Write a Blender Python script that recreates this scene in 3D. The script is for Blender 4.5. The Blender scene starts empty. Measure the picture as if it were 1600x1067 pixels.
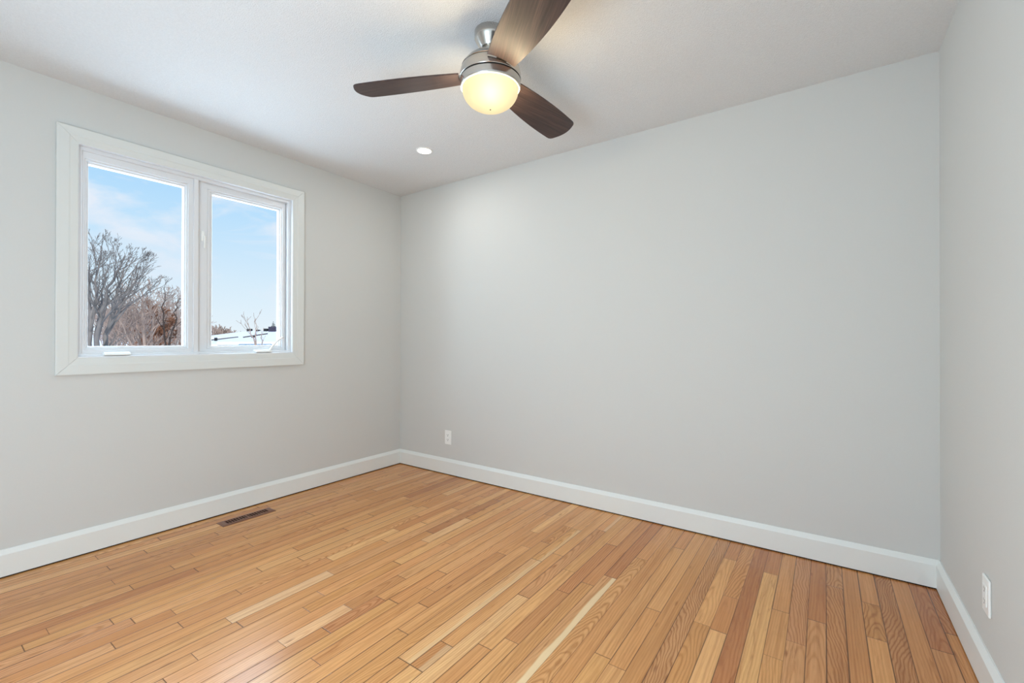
import bpy, bmesh, math, random
from mathutils import Vector, Matrix, noise
C = bpy.context.scene.collection
PI = math.pi
S = bpy.context.scene

# ------------------------------------------------------------------ camera
CAM = Vector((3.18359, -2.77105, 1.12229))
YAW, PITCH, ROLL, FPX, SHIFT = 0.609956, 0.0041247, 0.0016182, 698.51, -4.5827
fw = Vector((-math.sin(YAW)*math.cos(PITCH), math.cos(YAW)*math.cos(PITCH), math.sin(PITCH)))
rt = Vector((math.cos(YAW), math.sin(YAW), 0)); up = rt.cross(fw)
c_, s_ = math.cos(ROLL), math.sin(ROLL)
rt, up = c_*rt + s_*up, -s_*rt + c_*up
cd = bpy.data.cameras.new('camera'); cam = bpy.data.objects.new('camera', cd); C.objects.link(cam)
cam.matrix_world = Matrix(((rt.x, up.x, -fw.x, CAM.x), (rt.y, up.y, -fw.y, CAM.y), (rt.z, up.z, -fw.z, CAM.z), (0, 0, 0, 1)))
cd.sensor_width = 36.0; cd.sensor_fit = 'HORIZONTAL'
cd.lens = FPX*36/1600; cd.shift_y = SHIFT/1600; cd.clip_start = 0.02; cd.clip_end = 400
S.camera = cam

def ray(px, py):
    return fw + rt*((px-800)/FPX) - up*((py-533.5-SHIFT)/FPX)
def far(px, dist, z=None, py=None):
    """a point of the outdoors seen along pixel column px, dist metres away in plan"""
    d = ray(px, 532 if py is None else py); h = math.hypot(d.x, d.y)
    p = CAM + d*(dist/h)
    return Vector((p.x, p.y, p.z if z is None else z))

# ------------------------------------------------------------------ view
S.view_settings.view_transform = 'Standard'; S.view_settings.look = 'None'
S.view_settings.gamma = 1.0; S.view_settings.use_curve_mapping = False
S.view_settings.exposure = 0.0
S.cycles.max_bounces = 10; S.cycles.diffuse_bounces = 8; S.cycles.glossy_bounces = 5
S.cycles.transparent_max_bounces = 16; S.cycles.transmission_bounces = 8
S.cycles.caustics_reflective = False; S.cycles.caustics_refractive = False
S.cycles.sample_clamp_indirect = 6.0

def lin(r, g=None, b=None):
    if g is None: g = b = r
    f = lambda v: (v/255/12.92) if v/255 <= 0.04045 else ((v/255+0.055)/1.055)**2.4
    return (f(r), f(g), f(b), 1.0)

# ------------------------------------------------------------------ node helper
class NT:
    def __init__(s, tree):
        s.t = tree; s.t.nodes.clear()
    def n(s, kind, **kw):
        nd = s.t.nodes.new(kind)
        for k, v in kw.items():
            if k == 'ins':
                for kk, vv in v.items():
                    if hasattr(vv, 'is_output') or isinstance(vv, bpy.types.NodeSocket): s.t.links.new(vv, nd.inputs[kk])
                    else: nd.inputs[kk].default_value = vv
            else: setattr(nd, k, v)
        return nd
    def math(s, op, a, b=None, c=None, clamp=False):
        nd = s.n('ShaderNodeMath', operation=op, use_clamp=clamp)
        for i, v in enumerate((a, b, c)):
            if v is None: continue
            if isinstance(v, bpy.types.NodeSocket): s.t.links.new(v, nd.inputs[i])
            else: nd.inputs[i].default_value = v
        return nd.outputs[0]
    def mix(s, f, a, b, blend='MIX'):
        nd = s.n('ShaderNodeMix', data_type='RGBA', blend_type=blend)
        for i, v in ((0, f), (6, a), (7, b)):
            if isinstance(v, bpy.types.NodeSocket): s.t.links.new(v, nd.inputs[i])
            else: nd.inputs[i].default_value = v
        return nd.outputs[2]
    def ramp(s, f, stops, interp='LINEAR'):
        nd = s.n('ShaderNodeValToRGB'); nd.color_ramp.interpolation = interp
        el = nd.color_ramp.elements
        while len(el) < len(stops): el.new(0.5)
        for e, (p, c) in zip(el, stops): e.position = p; e.color = c
        s.t.links.new(f, nd.inputs[0]); return nd.outputs[0]
    def link(s, a, b): s.t.links.new(a, b)

# ------------------------------------------------------------------ world: winter sky with thin clouds
W = bpy.data.worlds.new('winter_sky'); S.world = W; W.use_nodes = True
q = NT(W.node_tree)
tc = q.n('ShaderNodeTexCoord'); sep = q.n('ShaderNodeSeparateXYZ', ins={0: tc.outputs['Generated']})
zz = sep.outputs[2]
base = q.ramp(zz, [(0.0, lin(236, 247, 254)), (0.10, lin(220, 240, 254)), (0.24, lin(188, 226, 255)), (0.38, lin(148, 206, 254)), (0.8, lin(90, 160, 235))])
mp = q.n('ShaderNodeMapping', ins={0: tc.outputs['Generated'], 'Location': (0.9, 0.4, 0.35), 'Rotation': (0.5, 0.0, 0.0), 'Scale': (3.0, 3.2, 8.0)})
n1 = q.n('ShaderNodeTexNoise', ins={'Vector': mp.outputs[0], 'Scale': 2.2, 'Detail': 6.0, 'Roughness': 0.52, 'Distortion': 0.5})
cl = q.ramp(n1.outputs[0], [(0.46, (0, 0, 0, 1)), (0.64, (1, 1, 1, 1))])
clf = q.math('MULTIPLY', q.math('MULTIPLY', cl, 0.95), q.math('SMOOTH_MIN', q.math('MULTIPLY', zz, 5.0, clamp=True), 1.0, 0.1))
skyc = q.mix(clf, base, lin(234, 241, 252))
bg = q.n('ShaderNodeBackground', ins={0: skyc, 1: 1.0})
out = q.n('ShaderNodeOutputWorld', ins={0: bg.outputs[0]})

# ------------------------------------------------------------------ large lights
def area(name, loc, rot, sx, sy, power, col=(1, 1, 1)):
    l = bpy.data.lights.new(name, 'AREA'); l.shape = 'RECTANGLE'; l.size = sx; l.size_y = sy; l.energy = power; l.color = col
    o = bpy.data.objects.new(name, l); C.objects.link(o); o.location = loc; o.rotation_euler = rot; return o
sun = bpy.data.lights.new('sun', 'SUN'); sun.energy = 2.6; sun.angle = 0.01; sun.color = (1, 0.97, 0.92)
so = bpy.data.objects.new('sun', sun); C.objects.link(so); so.rotation_euler = (math.radians(52), 0, math.radians(62))
COOL = (0.742, 0.968, 1.175)
area('daylight_through_window', (-0.60, -1.59, 1.65), (0, -PI/2, 0), 1.6, 1.7, 66, COOL)
fl_ = bpy.data.lights.new('soft_fill_lamp', 'POINT'); fl_.energy = 95; fl_.shadow_soft_size = 0.4; fl_.color = COOL  # added fill lamp, unseen behind the camera, to brighten the whole room
fo = bpy.data.objects.new('soft_fill_lamp', fl_); C.objects.link(fo); fo.location = (2.4, -3.25, 1.0)

# ------------------------------------------------------------------ materials
def pbsdf(name, col, rough=0.5, metal=0.0, spec=0.5, build=None):
    m = bpy.data.materials.new(name); m.use_nodes = True; q = NT(m.node_tree)
    b = q.n('ShaderNodeBsdfPrincipled', ins={'Roughness': rough, 'Metallic': metal, 'Specular IOR Level': spec})
    q.n('ShaderNodeOutputMaterial', ins={0: b.outputs[0]})
    if not isinstance(col, bpy.types.NodeSocket): b.inputs['Base Color'].default_value = col
    if build: build(q, b)
    return m
def bump(q, b, h, strength, dist):
    bm_ = q.n('ShaderNodeBump', ins={'Strength': strength, 'Distance': dist, 'Height': h}); q.link(bm_.outputs[0], b.inputs['Normal'])
def paint(scale, strength, dist, col, var=0.03):
    def f(q, b):
        t = q.n('ShaderNodeTexCoord').outputs['Object']
        a = q.n('ShaderNodeTexNoise', ins={'Vector': t, 'Scale': scale, 'Detail': 3.0, 'Roughness': 0.6})
        bump(q, b, a.outputs[0], strength, dist)
        v = q.n('ShaderNodeTexNoise', ins={'Vector': t, 'Scale': scale*0.6, 'Detail': 2.0})
        d = tuple(max(0, x*(1-var)) for x in col[:3]) + (1,); l = tuple(min(1, x*(1+var)) for x in col[:3]) + (1,)
        q.link(q.mix(v.outputs[0], d, l), b.inputs['Base Color'])
    return f
WALLC = lin(205, 205, 201)
M = {}
M['wall'] = pbsdf('wall_paint', WALLC, 0.75, spec=0.25, build=paint(220, 0.08, 0.001, WALLC, 0.012))
M['ceiling'] = pbsdf('stippled_ceiling', lin(219, 219, 216), 0.9, spec=0.15, build=paint(175, 0.7, 0.005, lin(221, 222, 222), 0.06))
M['trim'] = pbsdf('trim_paint', lin(215, 217, 213), 0.35, spec=0.4, build=paint(60, 0.02, 0.0005, lin(215, 217, 213), 0.006))
M['base'] = pbsdf('baseboard_paint', lin(226, 228, 224), 0.35, spec=0.4, build=paint(60, 0.02, 0.0005, lin(226, 228, 224), 0.006))
M['vinyl'] = pbsdf('white_vinyl', lin(220, 221, 222), 0.32, spec=0.45, build=paint(80, 0.01, 0.0005, lin(220, 221, 222), 0.006))
M['plastic'] = pbsdf('white_plastic', lin(238, 238, 234), 0.3, spec=0.5, build=paint(90, 0.01, 0.0003, lin(238, 238, 234), 0.005))
M['gap'] = pbsdf('gap_shade', lin(34, 22, 15), 0.9, spec=0.1, build=paint(90, 0.1, 0.001, lin(34, 22, 15), 0.2))
M['slot'] = pbsdf('slot_shade', lin(120, 118, 114), 0.7, build=paint(200, 0.1, 0.001, lin(120, 118, 114), 0.1))
M['register'] = pbsdf('brown_enamel', lin(122, 82, 62), 0.4, build=paint(150, 0.1, 0.001, lin(122, 82, 62), 0.08))
M['duct'] = pbsdf('duct_shade', lin(10, 6, 5), 0.8, spec=0.1, build=paint(60, 0.1, 0.001, lin(10, 6, 5), 0.2))
M['snow'] = pbsdf('snow', lin(247, 249, 253), 0.7, spec=0.2, build=paint(2.0, 0.3, 0.05, lin(247, 249, 253), 0.02))
M['siding'] = pbsdf('house_siding', lin(176, 172, 168), 0.8, build=paint(4, 0.2, 0.01, lin(176, 172, 168), 0.06))
M['fascia'] = pbsdf('dark_fascia', lin(92, 84, 80), 0.7, build=paint(6, 0.2, 0.01, lin(92, 84, 80), 0.1))
M['chimney'] = pbsdf('dark_brick', lin(66, 62, 78), 0.85, build=paint(9, 0.3, 0.01, lin(66, 62, 78), 0.15))
M['vent'] = pbsdf('black_vent', lin(34, 34, 38), 0.6, build=paint(9, 0.1, 0.01, lin(34, 34, 38), 0.15))
M['bluefence'] = pbsdf('blue_grey_rail', lin(128, 158, 182), 0.6, build=paint(9, 0.1, 0.01, lin(128, 158, 182), 0.1))
def bark(c1, c2):
    def f(q, b):
        t = q.n('ShaderNodeTexCoord').outputs['Object']
        a = q.n('ShaderNodeTexNoise', ins={'Vector': t, 'Scale': 5.0, 'Detail': 4.0})
        q.link(q.mix(a.outputs[0], c1, c2), b.inputs['Base Color']); bump(q, b, a.outputs[0], 0.3, 0.01)
    return f
M['bark'] = pbsdf('grey_bark', lin(100, 92, 88), 0.9, spec=0.1, build=bark(lin(108, 101, 98), lin(160, 153, 148)))
M['brownbark'] = pbsdf('brown_twigs', lin(134, 108, 92), 0.9, spec=0.1, build=bark(lin(150, 127, 115), lin(204, 182, 168)))
M['darkbark'] = pbsdf('dark_bark', lin(62, 54, 52), 0.9, spec=0.1, build=bark(lin(52, 44, 42), lin(92, 80, 74)))
M['rust'] = pbsdf('dry_leaves', lin(150, 106, 82), 0.9, spec=0.1, build=bark(lin(124, 84, 64), lin(176, 132, 106)))
M['needles'] = pbsdf('dark_needles', lin(52, 64, 66), 0.9, spec=0.1, build=bark(lin(38, 50, 54), lin(78, 92, 96)))

def nickel(q, b):
    t = q.n('ShaderNodeTexCoord').outputs['Object']
    mp = q.n('ShaderNodeMapping', ins={0: t, 'Scale': (1, 1, 60)})
    a = q.n('ShaderNodeTexNoise', ins={'Vector': mp.outputs[0], 'Scale': 14.0, 'Detail': 2.0})
    q.link(q.mix(a.outputs[0], (0.50, 0.475, 0.44, 1), (0.60, 0.575, 0.54, 1)), b.inputs['Base Color'])
    q.link(q.math('MULTIPLY_ADD', a.outputs[0], 0.06, 0.2), b.inputs['Roughness'])
M['nickel'] = pbsdf('brushed_nickel', (0.66, 0.63, 0.6, 1), 0.24, 1.0, build=nickel)
M['blackgap'] = pbsdf('black_seam', lin(30, 25, 20), 0.6, build=paint(60, 0.05, 0.001, lin(30, 25, 20), 0.1))
def blade_wood(q, b):
    uv = q.n('ShaderNodeUVMap').outputs[0]
    mp = q.n('ShaderNodeMapping', ins={0: uv, 'Scale': (6, 160, 1)})
    a = q.n('ShaderNodeTexNoise', ins={'Vector': mp.outputs[0], 'Scale': 1.0, 'Detail': 4.0, 'Distortion': 0.4})
    mp2 = q.n('ShaderNodeMapping', ins={0: uv, 'Scale': (2.2, 30, 1)})
    c = q.n('ShaderNodeTexNoise', ins={'Vector': mp2.outputs[0], 'Scale': 1.0, 'Detail': 2.0, 'Distortion': 1.0})
    f = q.math('ADD', q.math('MULTIPLY', a.outputs[0], 0.6), q.math('MULTIPLY', c.outputs[0], 0.4))
    q.link(q.ramp(f, [(0.35, lin(48, 35, 33)), (0.52, lin(66, 50, 47)), (0.68, lin(88, 69, 61))]), b.inputs['Base Color'])
M['blade'] = pbsdf('walnut_blade', lin(66, 50, 47), 0.46, spec=0.38, build=blade_wood)

def glass_mat():
    m = bpy.data.materials.new('window_glass'); m.use_nodes = True; q = NT(m.node_tree)
    lw = q.n('ShaderNodeLayerWeight', ins={'Blend': 0.5})
    f = q.math('MULTIPLY_ADD', q.math('POWER', lw.outputs['Facing'], 5.0), 0.3, 0.0004)
    tr = q.n('ShaderNodeBsdfTransparent', ins={0: (0.985, 0.99, 0.99, 1)}); gl = q.n('ShaderNodeBsdfGlossy', ins={'Roughness': 0.08})
    mx = q.n('ShaderNodeMixShader', ins={0: f, 1: tr.outputs[0], 2: gl.outputs[0]})
    q.n('ShaderNodeOutputMaterial', ins={0: mx.outputs[0]}); return m
M['glass'] = glass_mat()
def emis(name, col, strength):
    m = bpy.data.materials.new(name); m.use_nodes = True; q = NT(m.node_tree)
    e = q.n('ShaderNodeEmission', ins={0: col, 1: strength}); q.n('ShaderNodeOutputMaterial', ins={0: e.outputs[0]}); return m
M['led'] = emis('led_lens', (1, 0.98, 0.94, 1), 6.0)
M['rim'] = pbsdf('frosted_rim', lin(238, 234, 222), 0.9, spec=0.0, build=paint(60, 0.02, 0.0003, lin(238, 234, 222), 0.01))
def dome_mat():
    m = bpy.data.materials.new('frosted_lit_glass'); m.use_nodes = True; q = NT(m.node_tree)
    e = q.n('ShaderNodeEmission', ins={0: (1.0, 0.83, 0.55, 1), 1: 0.46})
    r = q.n('ShaderNodeBsdfTranslucent', ins={0: (0.42, 0.39, 0.32, 1)})
    ad = q.n('ShaderNodeAddShader', ins={0: e.outputs[0], 1: r.outputs[0]})
    q.n('ShaderNodeOutputMaterial', ins={0: ad.outputs[0]}); return m
M['dome'] = dome_mat()

def oak():
    m = bpy.data.materials.new('oak_strip_floor'); m.use_nodes = True; q = NT(m.node_tree)
    b = q.n('ShaderNodeBsdfPrincipled'); q.n('ShaderNodeOutputMaterial', ins={0: b.outputs[0]})
    uv = q.n('ShaderNodeSeparateXYZ', ins={0: q.n('ShaderNodeUVMap', uv_map='UVMap').outputs[0]})
    U, V = uv.outputs[0], uv.outputs[1]                         # metres across and along the strip, from its centre / its end
    at = lambda n: q.n('ShaderNodeAttribute', attribute_name=n)
    tone = at('tone').outputs['Color']; misc = q.n('ShaderNodeSeparateXYZ', ins={0: at('misc').outputs['Vector']})
    seed, figure, length = misc.outputs
    so = q.math('MULTIPLY', seed, 37.0)
    # wandering of the rings
    v1 = q.n('ShaderNodeCombineXYZ', ins={0: q.math('MULTIPLY', U, 9.0), 1: q.math('MULTIPLY', V, 3.2), 2: so})
    nz = q.n('ShaderNodeTexNoise', ins={'Vector': v1.outputs[0], 'Scale': 1.0, 'Detail': 2.0})
    v1b = q.n('ShaderNodeCombineXYZ', ins={0: q.math('MULTIPLY', U, 30.0), 1: q.math('MULTIPLY', V, 14.0), 2: so})
    nzb = q.n('ShaderNodeTexNoise', ins={'Vector': v1b.outputs[0], 'Scale': 1.0, 'Detail': 2.0})
    x0 = q.math('MULTIPLY_ADD', q.math('FRACT', q.math('MULTIPLY', seed, 7.31)), 0.12, -0.06)
    dx = q.math('SUBTRACT', U, x0)
    rr = q.math('SQRT', q.math('ADD', q.math('MULTIPLY', dx, dx), 0.0005))
    ring = q.math('ADD', rr, q.math('MULTIPLY', V, q.math('MULTIPLY', figure, 0.15)))
    ring = q.math('ADD', ring, q.math('MULTIPLY', nz.outputs[0], q.math('MULTIPLY_ADD', figure, 0.075, 0.010)))
    ring = q.math('ADD', ring, q.math('MULTIPLY', nzb.outputs[0], q.math('MULTIPLY', figure, 0.010)))
    wav = q.math('SINE', q.math('MULTIPLY', ring, 2*PI/0.0088))
    wav = q.math('MULTIPLY_ADD', wav, 0.5, 0.5)
    wav = q.math('POWER', wav, 2.2)
    # pores and long streaks
    v2 = q.n('ShaderNodeCombineXYZ', ins={0: q.math('MULTIPLY', U, 900.0), 1: q.math('MULTIPLY', V, 16.0), 2: so})
    pores = q.n('ShaderNodeTexNoise', ins={'Vector': v2.outputs[0], 'Scale': 1.0, 'Detail': 2.0}).outputs[0]
    v3 = q.n('ShaderNodeCombineXYZ', ins={0: q.math('MULTIPLY', U, 85.0), 1: q.math('MULTIPLY', V, 1.6), 2: so})
    streak = q.n('ShaderNodeTexNoise', ins={'Vector': v3.outputs[0], 'Scale': 1.0, 'Detail': 3.0}).outputs[0]
    v4 = q.n('ShaderNodeCombineXYZ', ins={0: q.math('MULTIPLY', U, 14.0), 1: q.math('MULTIPLY', V, 2.0), 2: so})
    blot = q.n('ShaderNodeTexNoise', ins={'Vector': v4.outputs[0], 'Scale': 1.0, 'Detail': 3.0}).outputs[0]
    col = q.mix(q.math('MULTIPLY', wav, q.math('MULTIPLY_ADD', figure, 0.62, 0.26)), tone, (0.62, 0.50, 0.38, 1), 'MULTIPLY')
    col = q.mix(q.ramp(streak, [(0.44, (0, 0, 0, 1)), (0.75, (0.62, 0.62, 0.62, 1))]), col, (0.62, 0.50, 0.40, 1), 'MULTIPLY')
    col = q.mix(q.ramp(pores, [(0.50, (0, 0, 0, 1)), (0.8, (0.5, 0.5, 0.5, 1))]), col, (0.6, 0.5, 0.42, 1), 'MULTIPLY')
    col = q.mix(q.ramp(blot, [(0.35, (0.28, 0.28, 0.28, 1)), (0.62, (0, 0, 0, 1))]), col, (1.2, 1.22, 1.25, 1), 'MULTIPLY')
    # dark mineral streaks and smudges in some strips
    v6 = q.n('ShaderNodeCombineXYZ', ins={0: q.math('MULTIPLY', U, 60.0), 1: q.math('MULTIPLY', V, 4.5), 2: q.math('ADD', so, 9.0)})
    smu = q.n('ShaderNodeTexNoise', ins={'Vector': v6.outputs[0], 'Scale': 1.0, 'Detail': 4.0, 'Roughness': 0.6, 'Distortion': 1.2}).outputs[0]
    sf = q.math('MULTIPLY', q.ramp(smu, [(0.56, (0, 0, 0, 1)), (0.78, (1, 1, 1, 1))]), q.math('MULTIPLY', q.math('FRACT', q.math('MULTIPLY', seed, 19.3)), 1.0))
    col = q.mix(q.math('MULTIPLY', sf, 0.9), col, (0.50, 0.36, 0.26, 1), 'MULTIPLY')
    # pale sapwood along one edge of a few strips
    sx = q.math('ADD', U, q.math('MULTIPLY_ADD', nz.outputs[0], 0.035, -0.0235))
    sm_ = q.math('MULTIPLY', q.math('MULTIPLY', q.math('MULTIPLY_ADD', sx, 160.0, 0.2), 1.0, clamp=True), at('sapwood').outputs['Fac'])
    col = q.mix(q.math('MULTIPLY', sm_, 0.9), col, lin(232, 200, 154))
    # small knots
    v5 = q.n('ShaderNodeCombineXYZ', ins={0: q.math('MULTIPLY', U, 16.0), 1: q.math('MULTIPLY', V, 4.0), 2: so})
    vor = q.n('ShaderNodeTexVoronoi', ins={'Vector': v5.outputs[0], 'Scale': 1.0}).outputs['Distance']
    kn = q.math('MULTIPLY', q.ramp(vor, [(0.03, (1, 1, 1, 1)), (0.12, (0, 0, 0, 1))]), q.math('GREATER_THAN', q.math('FRACT', q.math('MULTIPLY', seed, 13.7)), 0.62))
    col = q.mix(q.math('MULTIPLY', kn, 0.75), col, (0.42, 0.30, 0.22, 1), 'MULTIPLY')
    # seams
    eu = q.math('SUBTRACT', 0.0311, q.math('ABSOLUTE', U))
    ev = q.math('MINIMUM', V, q.math('SUBTRACT', length, V))
    e = q.math('MINIMUM', eu, ev)
    seam_w = q.math('MULTIPLY_ADD', q.math('FRACT', q.math('MULTIPLY', seed, 5.77)), 0.0026, 0.0007)
    sm = q.math('SUBTRACT', 1.0, q.math('DIVIDE', e, seam_w, clamp=True), clamp=True)
    sm = q.math('POWER', sm, 0.6)
    col = q.mix(q.math('MULTIPLY', sm, 0.92), col, lin(66, 36, 19))
    q.link(col, b.inputs['Base Color'])
    q.link(q.math('MULTIPLY_ADD', pores, 0.08, 0.20), b.inputs['Roughness'])
    b.inputs['Specular IOR Level'].default_value = 0.42
    h = q.math('ADD', q.math('MULTIPLY', e, 1.0), q.math('MULTIPLY', pores, 0.00003))
    h = q.math('ADD', q.math('MINIMUM', e, 0.0016), q.math('MULTIPLY', q.math('ADD', pores, blot), 0.00005))
    bump(q, b, h, 0.35, 1.0)
    return m
M['oak'] = oak()

# ------------------------------------------------------------------ mesh helpers
def link_mesh(name, verts, faces, mat, parent=None, smooth=False, bevel=0.0, segs=2):
    me = bpy.data.meshes.new(name); me.from_pydata([tuple(v) for v in verts], [], faces); me.update()
    bm = bmesh.new(); bm.from_mesh(me); bmesh.ops.recalc_face_normals(bm, faces=bm.faces)
    if bevel:
        bmesh.ops.bevel(bm, geom=[e for e in bm.edges if len(e.link_faces) == 2 and e.calc_face_angle(0) > 0.5], offset=bevel, segments=segs, affect='EDGES', profile=0.5)
    bm.to_mesh(me); bm.free()
    if smooth:
        for p in me.polygons: p.use_smooth = True
    me.materials.append(mat)
    o = bpy.data.objects.new(name, me); C.objects.link(o)
    if parent is not None: o.parent = parent
    return o
class MB:
    def __init__(s): s.v = []; s.f = []
    def add(s, v, f):
        o = len(s.v); s.v += [Vector(x) for x in v]; s.f += [tuple(i+o for i in q) for q in f]; return s
    def box(s, x0, x1, y0, y1, z0, z1):
        v = [(x, y, z) for x in (x0, x1) for y in (y0, y1) for z in (z0, z1)]
        return s.add(v, [(0, 1, 3, 2), (4, 6, 7, 5), (0, 4, 5, 1), (2, 3, 7, 6), (0, 2, 6, 4), (1, 5, 7, 3)])
    def prism(s, prof, a, b, fn):
        """profile (list of 2-tuples) swept from a to b; fn(p, q, t) -> xyz"""
        n = len(prof); v = [fn(p, q_, a) for p, q_ in prof] + [fn(p, q_, b) for p, q_ in prof]
        return s.add(v, [(i, (i+1) % n, n+(i+1) % n, n+i) for i in range(n)] + [tuple(range(n)), tuple(range(2*n-1, n-1, -1))])
    def lathe(s, prof, cx=0, cy=0, n=48, close=False):
        """profile of (r, z) about a vertical axis"""
        o = []
        for r, z in prof:
            for k in range(n):
                a = 2*PI*k/n; o.append((cx+r*math.cos(a), cy+r*math.sin(a), z))
        m = len(prof); f = []
        for i in range(m if close else m-1):
            j = (i+1) % m
            for k in range(n): f.append((i*n+k, i*n+(k+1) % n, j*n+(k+1) % n, j*n+k))
        return s.add(o, f)
    def tube(s, pts, rad, n=5):
        o = []; m = len(pts); prev = None
        for i, p in enumerate(pts):
            d = (pts[min(i+1, m-1)] - pts[max(i-1, 0)])
            d = d.normalized() if d.length > 1e-9 else Vector((0, 0, 1))
            a = prev if prev is not None and abs(prev.dot(d)) < 0.95 else (Vector((1, 0, 0)) if abs(d.x) < 0.8 else Vector((0, 1, 0)))
            a = (a - d*a.dot(d)).normalized(); prev = a; bb = d.cross(a); r = rad[i]
            for k in range(n):
                t = 2*PI*k/n; o.append(p + a*(r*math.cos(t)) + bb*(r*math.sin(t)))
        f = [(i*n+k, i*n+(k+1) % n, (i+1)*n+(k+1) % n, (i+1)*n+k) for i in range(m-1) for k in range(n)]
        f += [tuple(range(n-1, -1, -1)), tuple(range((m-1)*n, m*n))]
        return s.add(o, f)
    def ring(s, y0, y1, z0, z1, wid, prof):
        """a rectangular frame on a wall of constant x: wid = (at y0, at y1, at z0, at z1), prof = (fraction of width inward, x)"""
        n = len(prof); v = []
        for fr, x in prof:
            a0, a1, b0, b1 = y0+wid[0]*fr, y1-wid[1]*fr, z0+wid[2]*fr, z1-wid[3]*fr
            v += [(x, a0, b0), (x, a1, b0), (x, a1, b1), (x, a0, b1)]
        return s.add(v, [(i*4+k, i*4+(k+1) % 4, ((i+1) % n)*4+(k+1) % 4, ((i+1) % n)*4+k) for i in range(n) for k in range(4)])
    def obj(s, name, mat, parent=None, smooth=False, bevel=0.0, segs=2):
        return link_mesh(name, s.v, s.f, mat, parent, smooth, bevel, segs)
def rel(o, parent):
    """parent o (built in world space) under an Empty without moving it"""
    o.parent = parent; o.matrix_parent_inverse = Matrix.Translation(parent.location).inverted(); return o
def thing(name, label, cat, loc=(0, 0, 0), group=None, kind=None):
    o = bpy.data.objects.new(name, None); C.objects.link(o); o.location = loc; o.empty_display_size = 0.1
    if label: o['label'] = label
    if cat: o['category'] = cat
    if group: o['group'] = group
    if kind: o['kind'] = kind
    return o
def structure(o, label=None, cat=None):
    o['kind'] = 'structure'
    if label: o['label'] = label
    if cat: o['category'] = cat
    return o
def smooth_angle(o, ang=0.6):
    me = o.data
    for p in me.polygons: p.use_smooth = True
    me.set_sharp_from_angle(angle=ang)
    return o

# ------------------------------------------------------------------ room shell
RW, H, YF = 3.6124, 2.44, -3.75
WY0, WY1, WZ0, WZ1 = -2.163, -1.018, 1.027, 2.143
structure(MB().box(-0.2, RW+0.2, -0.0, 0.2, -0.05, H+0.1).obj('wall_back', M['wall']), 'long blank light grey wall facing the camera', 'wall')
structure(MB().box(RW, RW+0.2, YF-0.2, 0.0, -0.05, H+0.1).obj('wall_right', M['wall']), 'light grey wall opposite the window', 'wall')
structure(MB().box(0, RW, YF-0.2, YF, -0.05, H+0.1).obj('wall_front', M['wall']), 'light grey wall behind the camera', 'wall')
wl = MB()
wl.box(-0.2, 0, YF-0.2, WY0, -0.05, H+0.1); wl.box(-0.2, 0, WY1, 0.0, -0.05, H+0.1)
wl.box(-0.2, 0, WY0, WY1, -0.05, WZ0); wl.box(-0.2, 0, WY0, WY1, WZ1, H+0.1)
structure(wl.obj('wall_left', M['wall']), 'light grey wall that holds the window', 'wall')
structure(MB().box(0, RW, YF, 0, H, H+0.1).obj('ceiling', M['ceiling']), 'white finely stippled ceiling', 'ceiling')

# baseboards: flat face, bevelled cap, a strip under them coloured dark as the shade in the gap
BH, BT = 0.1303, 0.016
prof = [(0, 0.0065), (BT, 0.0065), (BT, BH-0.023), (0.005, BH-0.002), (0.004, BH), (0, BH)]
def baseb(name, fn, a, b, lab):
    m = MB().prism(prof, a, b, fn).obj(name, M['base']); structure(m, lab, 'baseboard')
    g = MB().prism([(0, 0.0002), (BT-0.005, 0.0002), (BT-0.005, 0.0066), (0, 0.0066)], a, b, fn).obj('gap_shade_strip', M['gap'], m)
baseb('baseboard_left', lambda p, z, t: (p, t, z), YF+BT, -BT*0.0, 'white baseboard under the window wall')
baseb('baseboard_back', lambda p, z, t: (t, -p, z), 0.0, RW, 'white baseboard along the long blank wall')
baseb('baseboard_right', lambda p, z, t: (RW-p, t, z), YF+BT, 0.0, 'white baseboard along the wall opposite the window')

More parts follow.
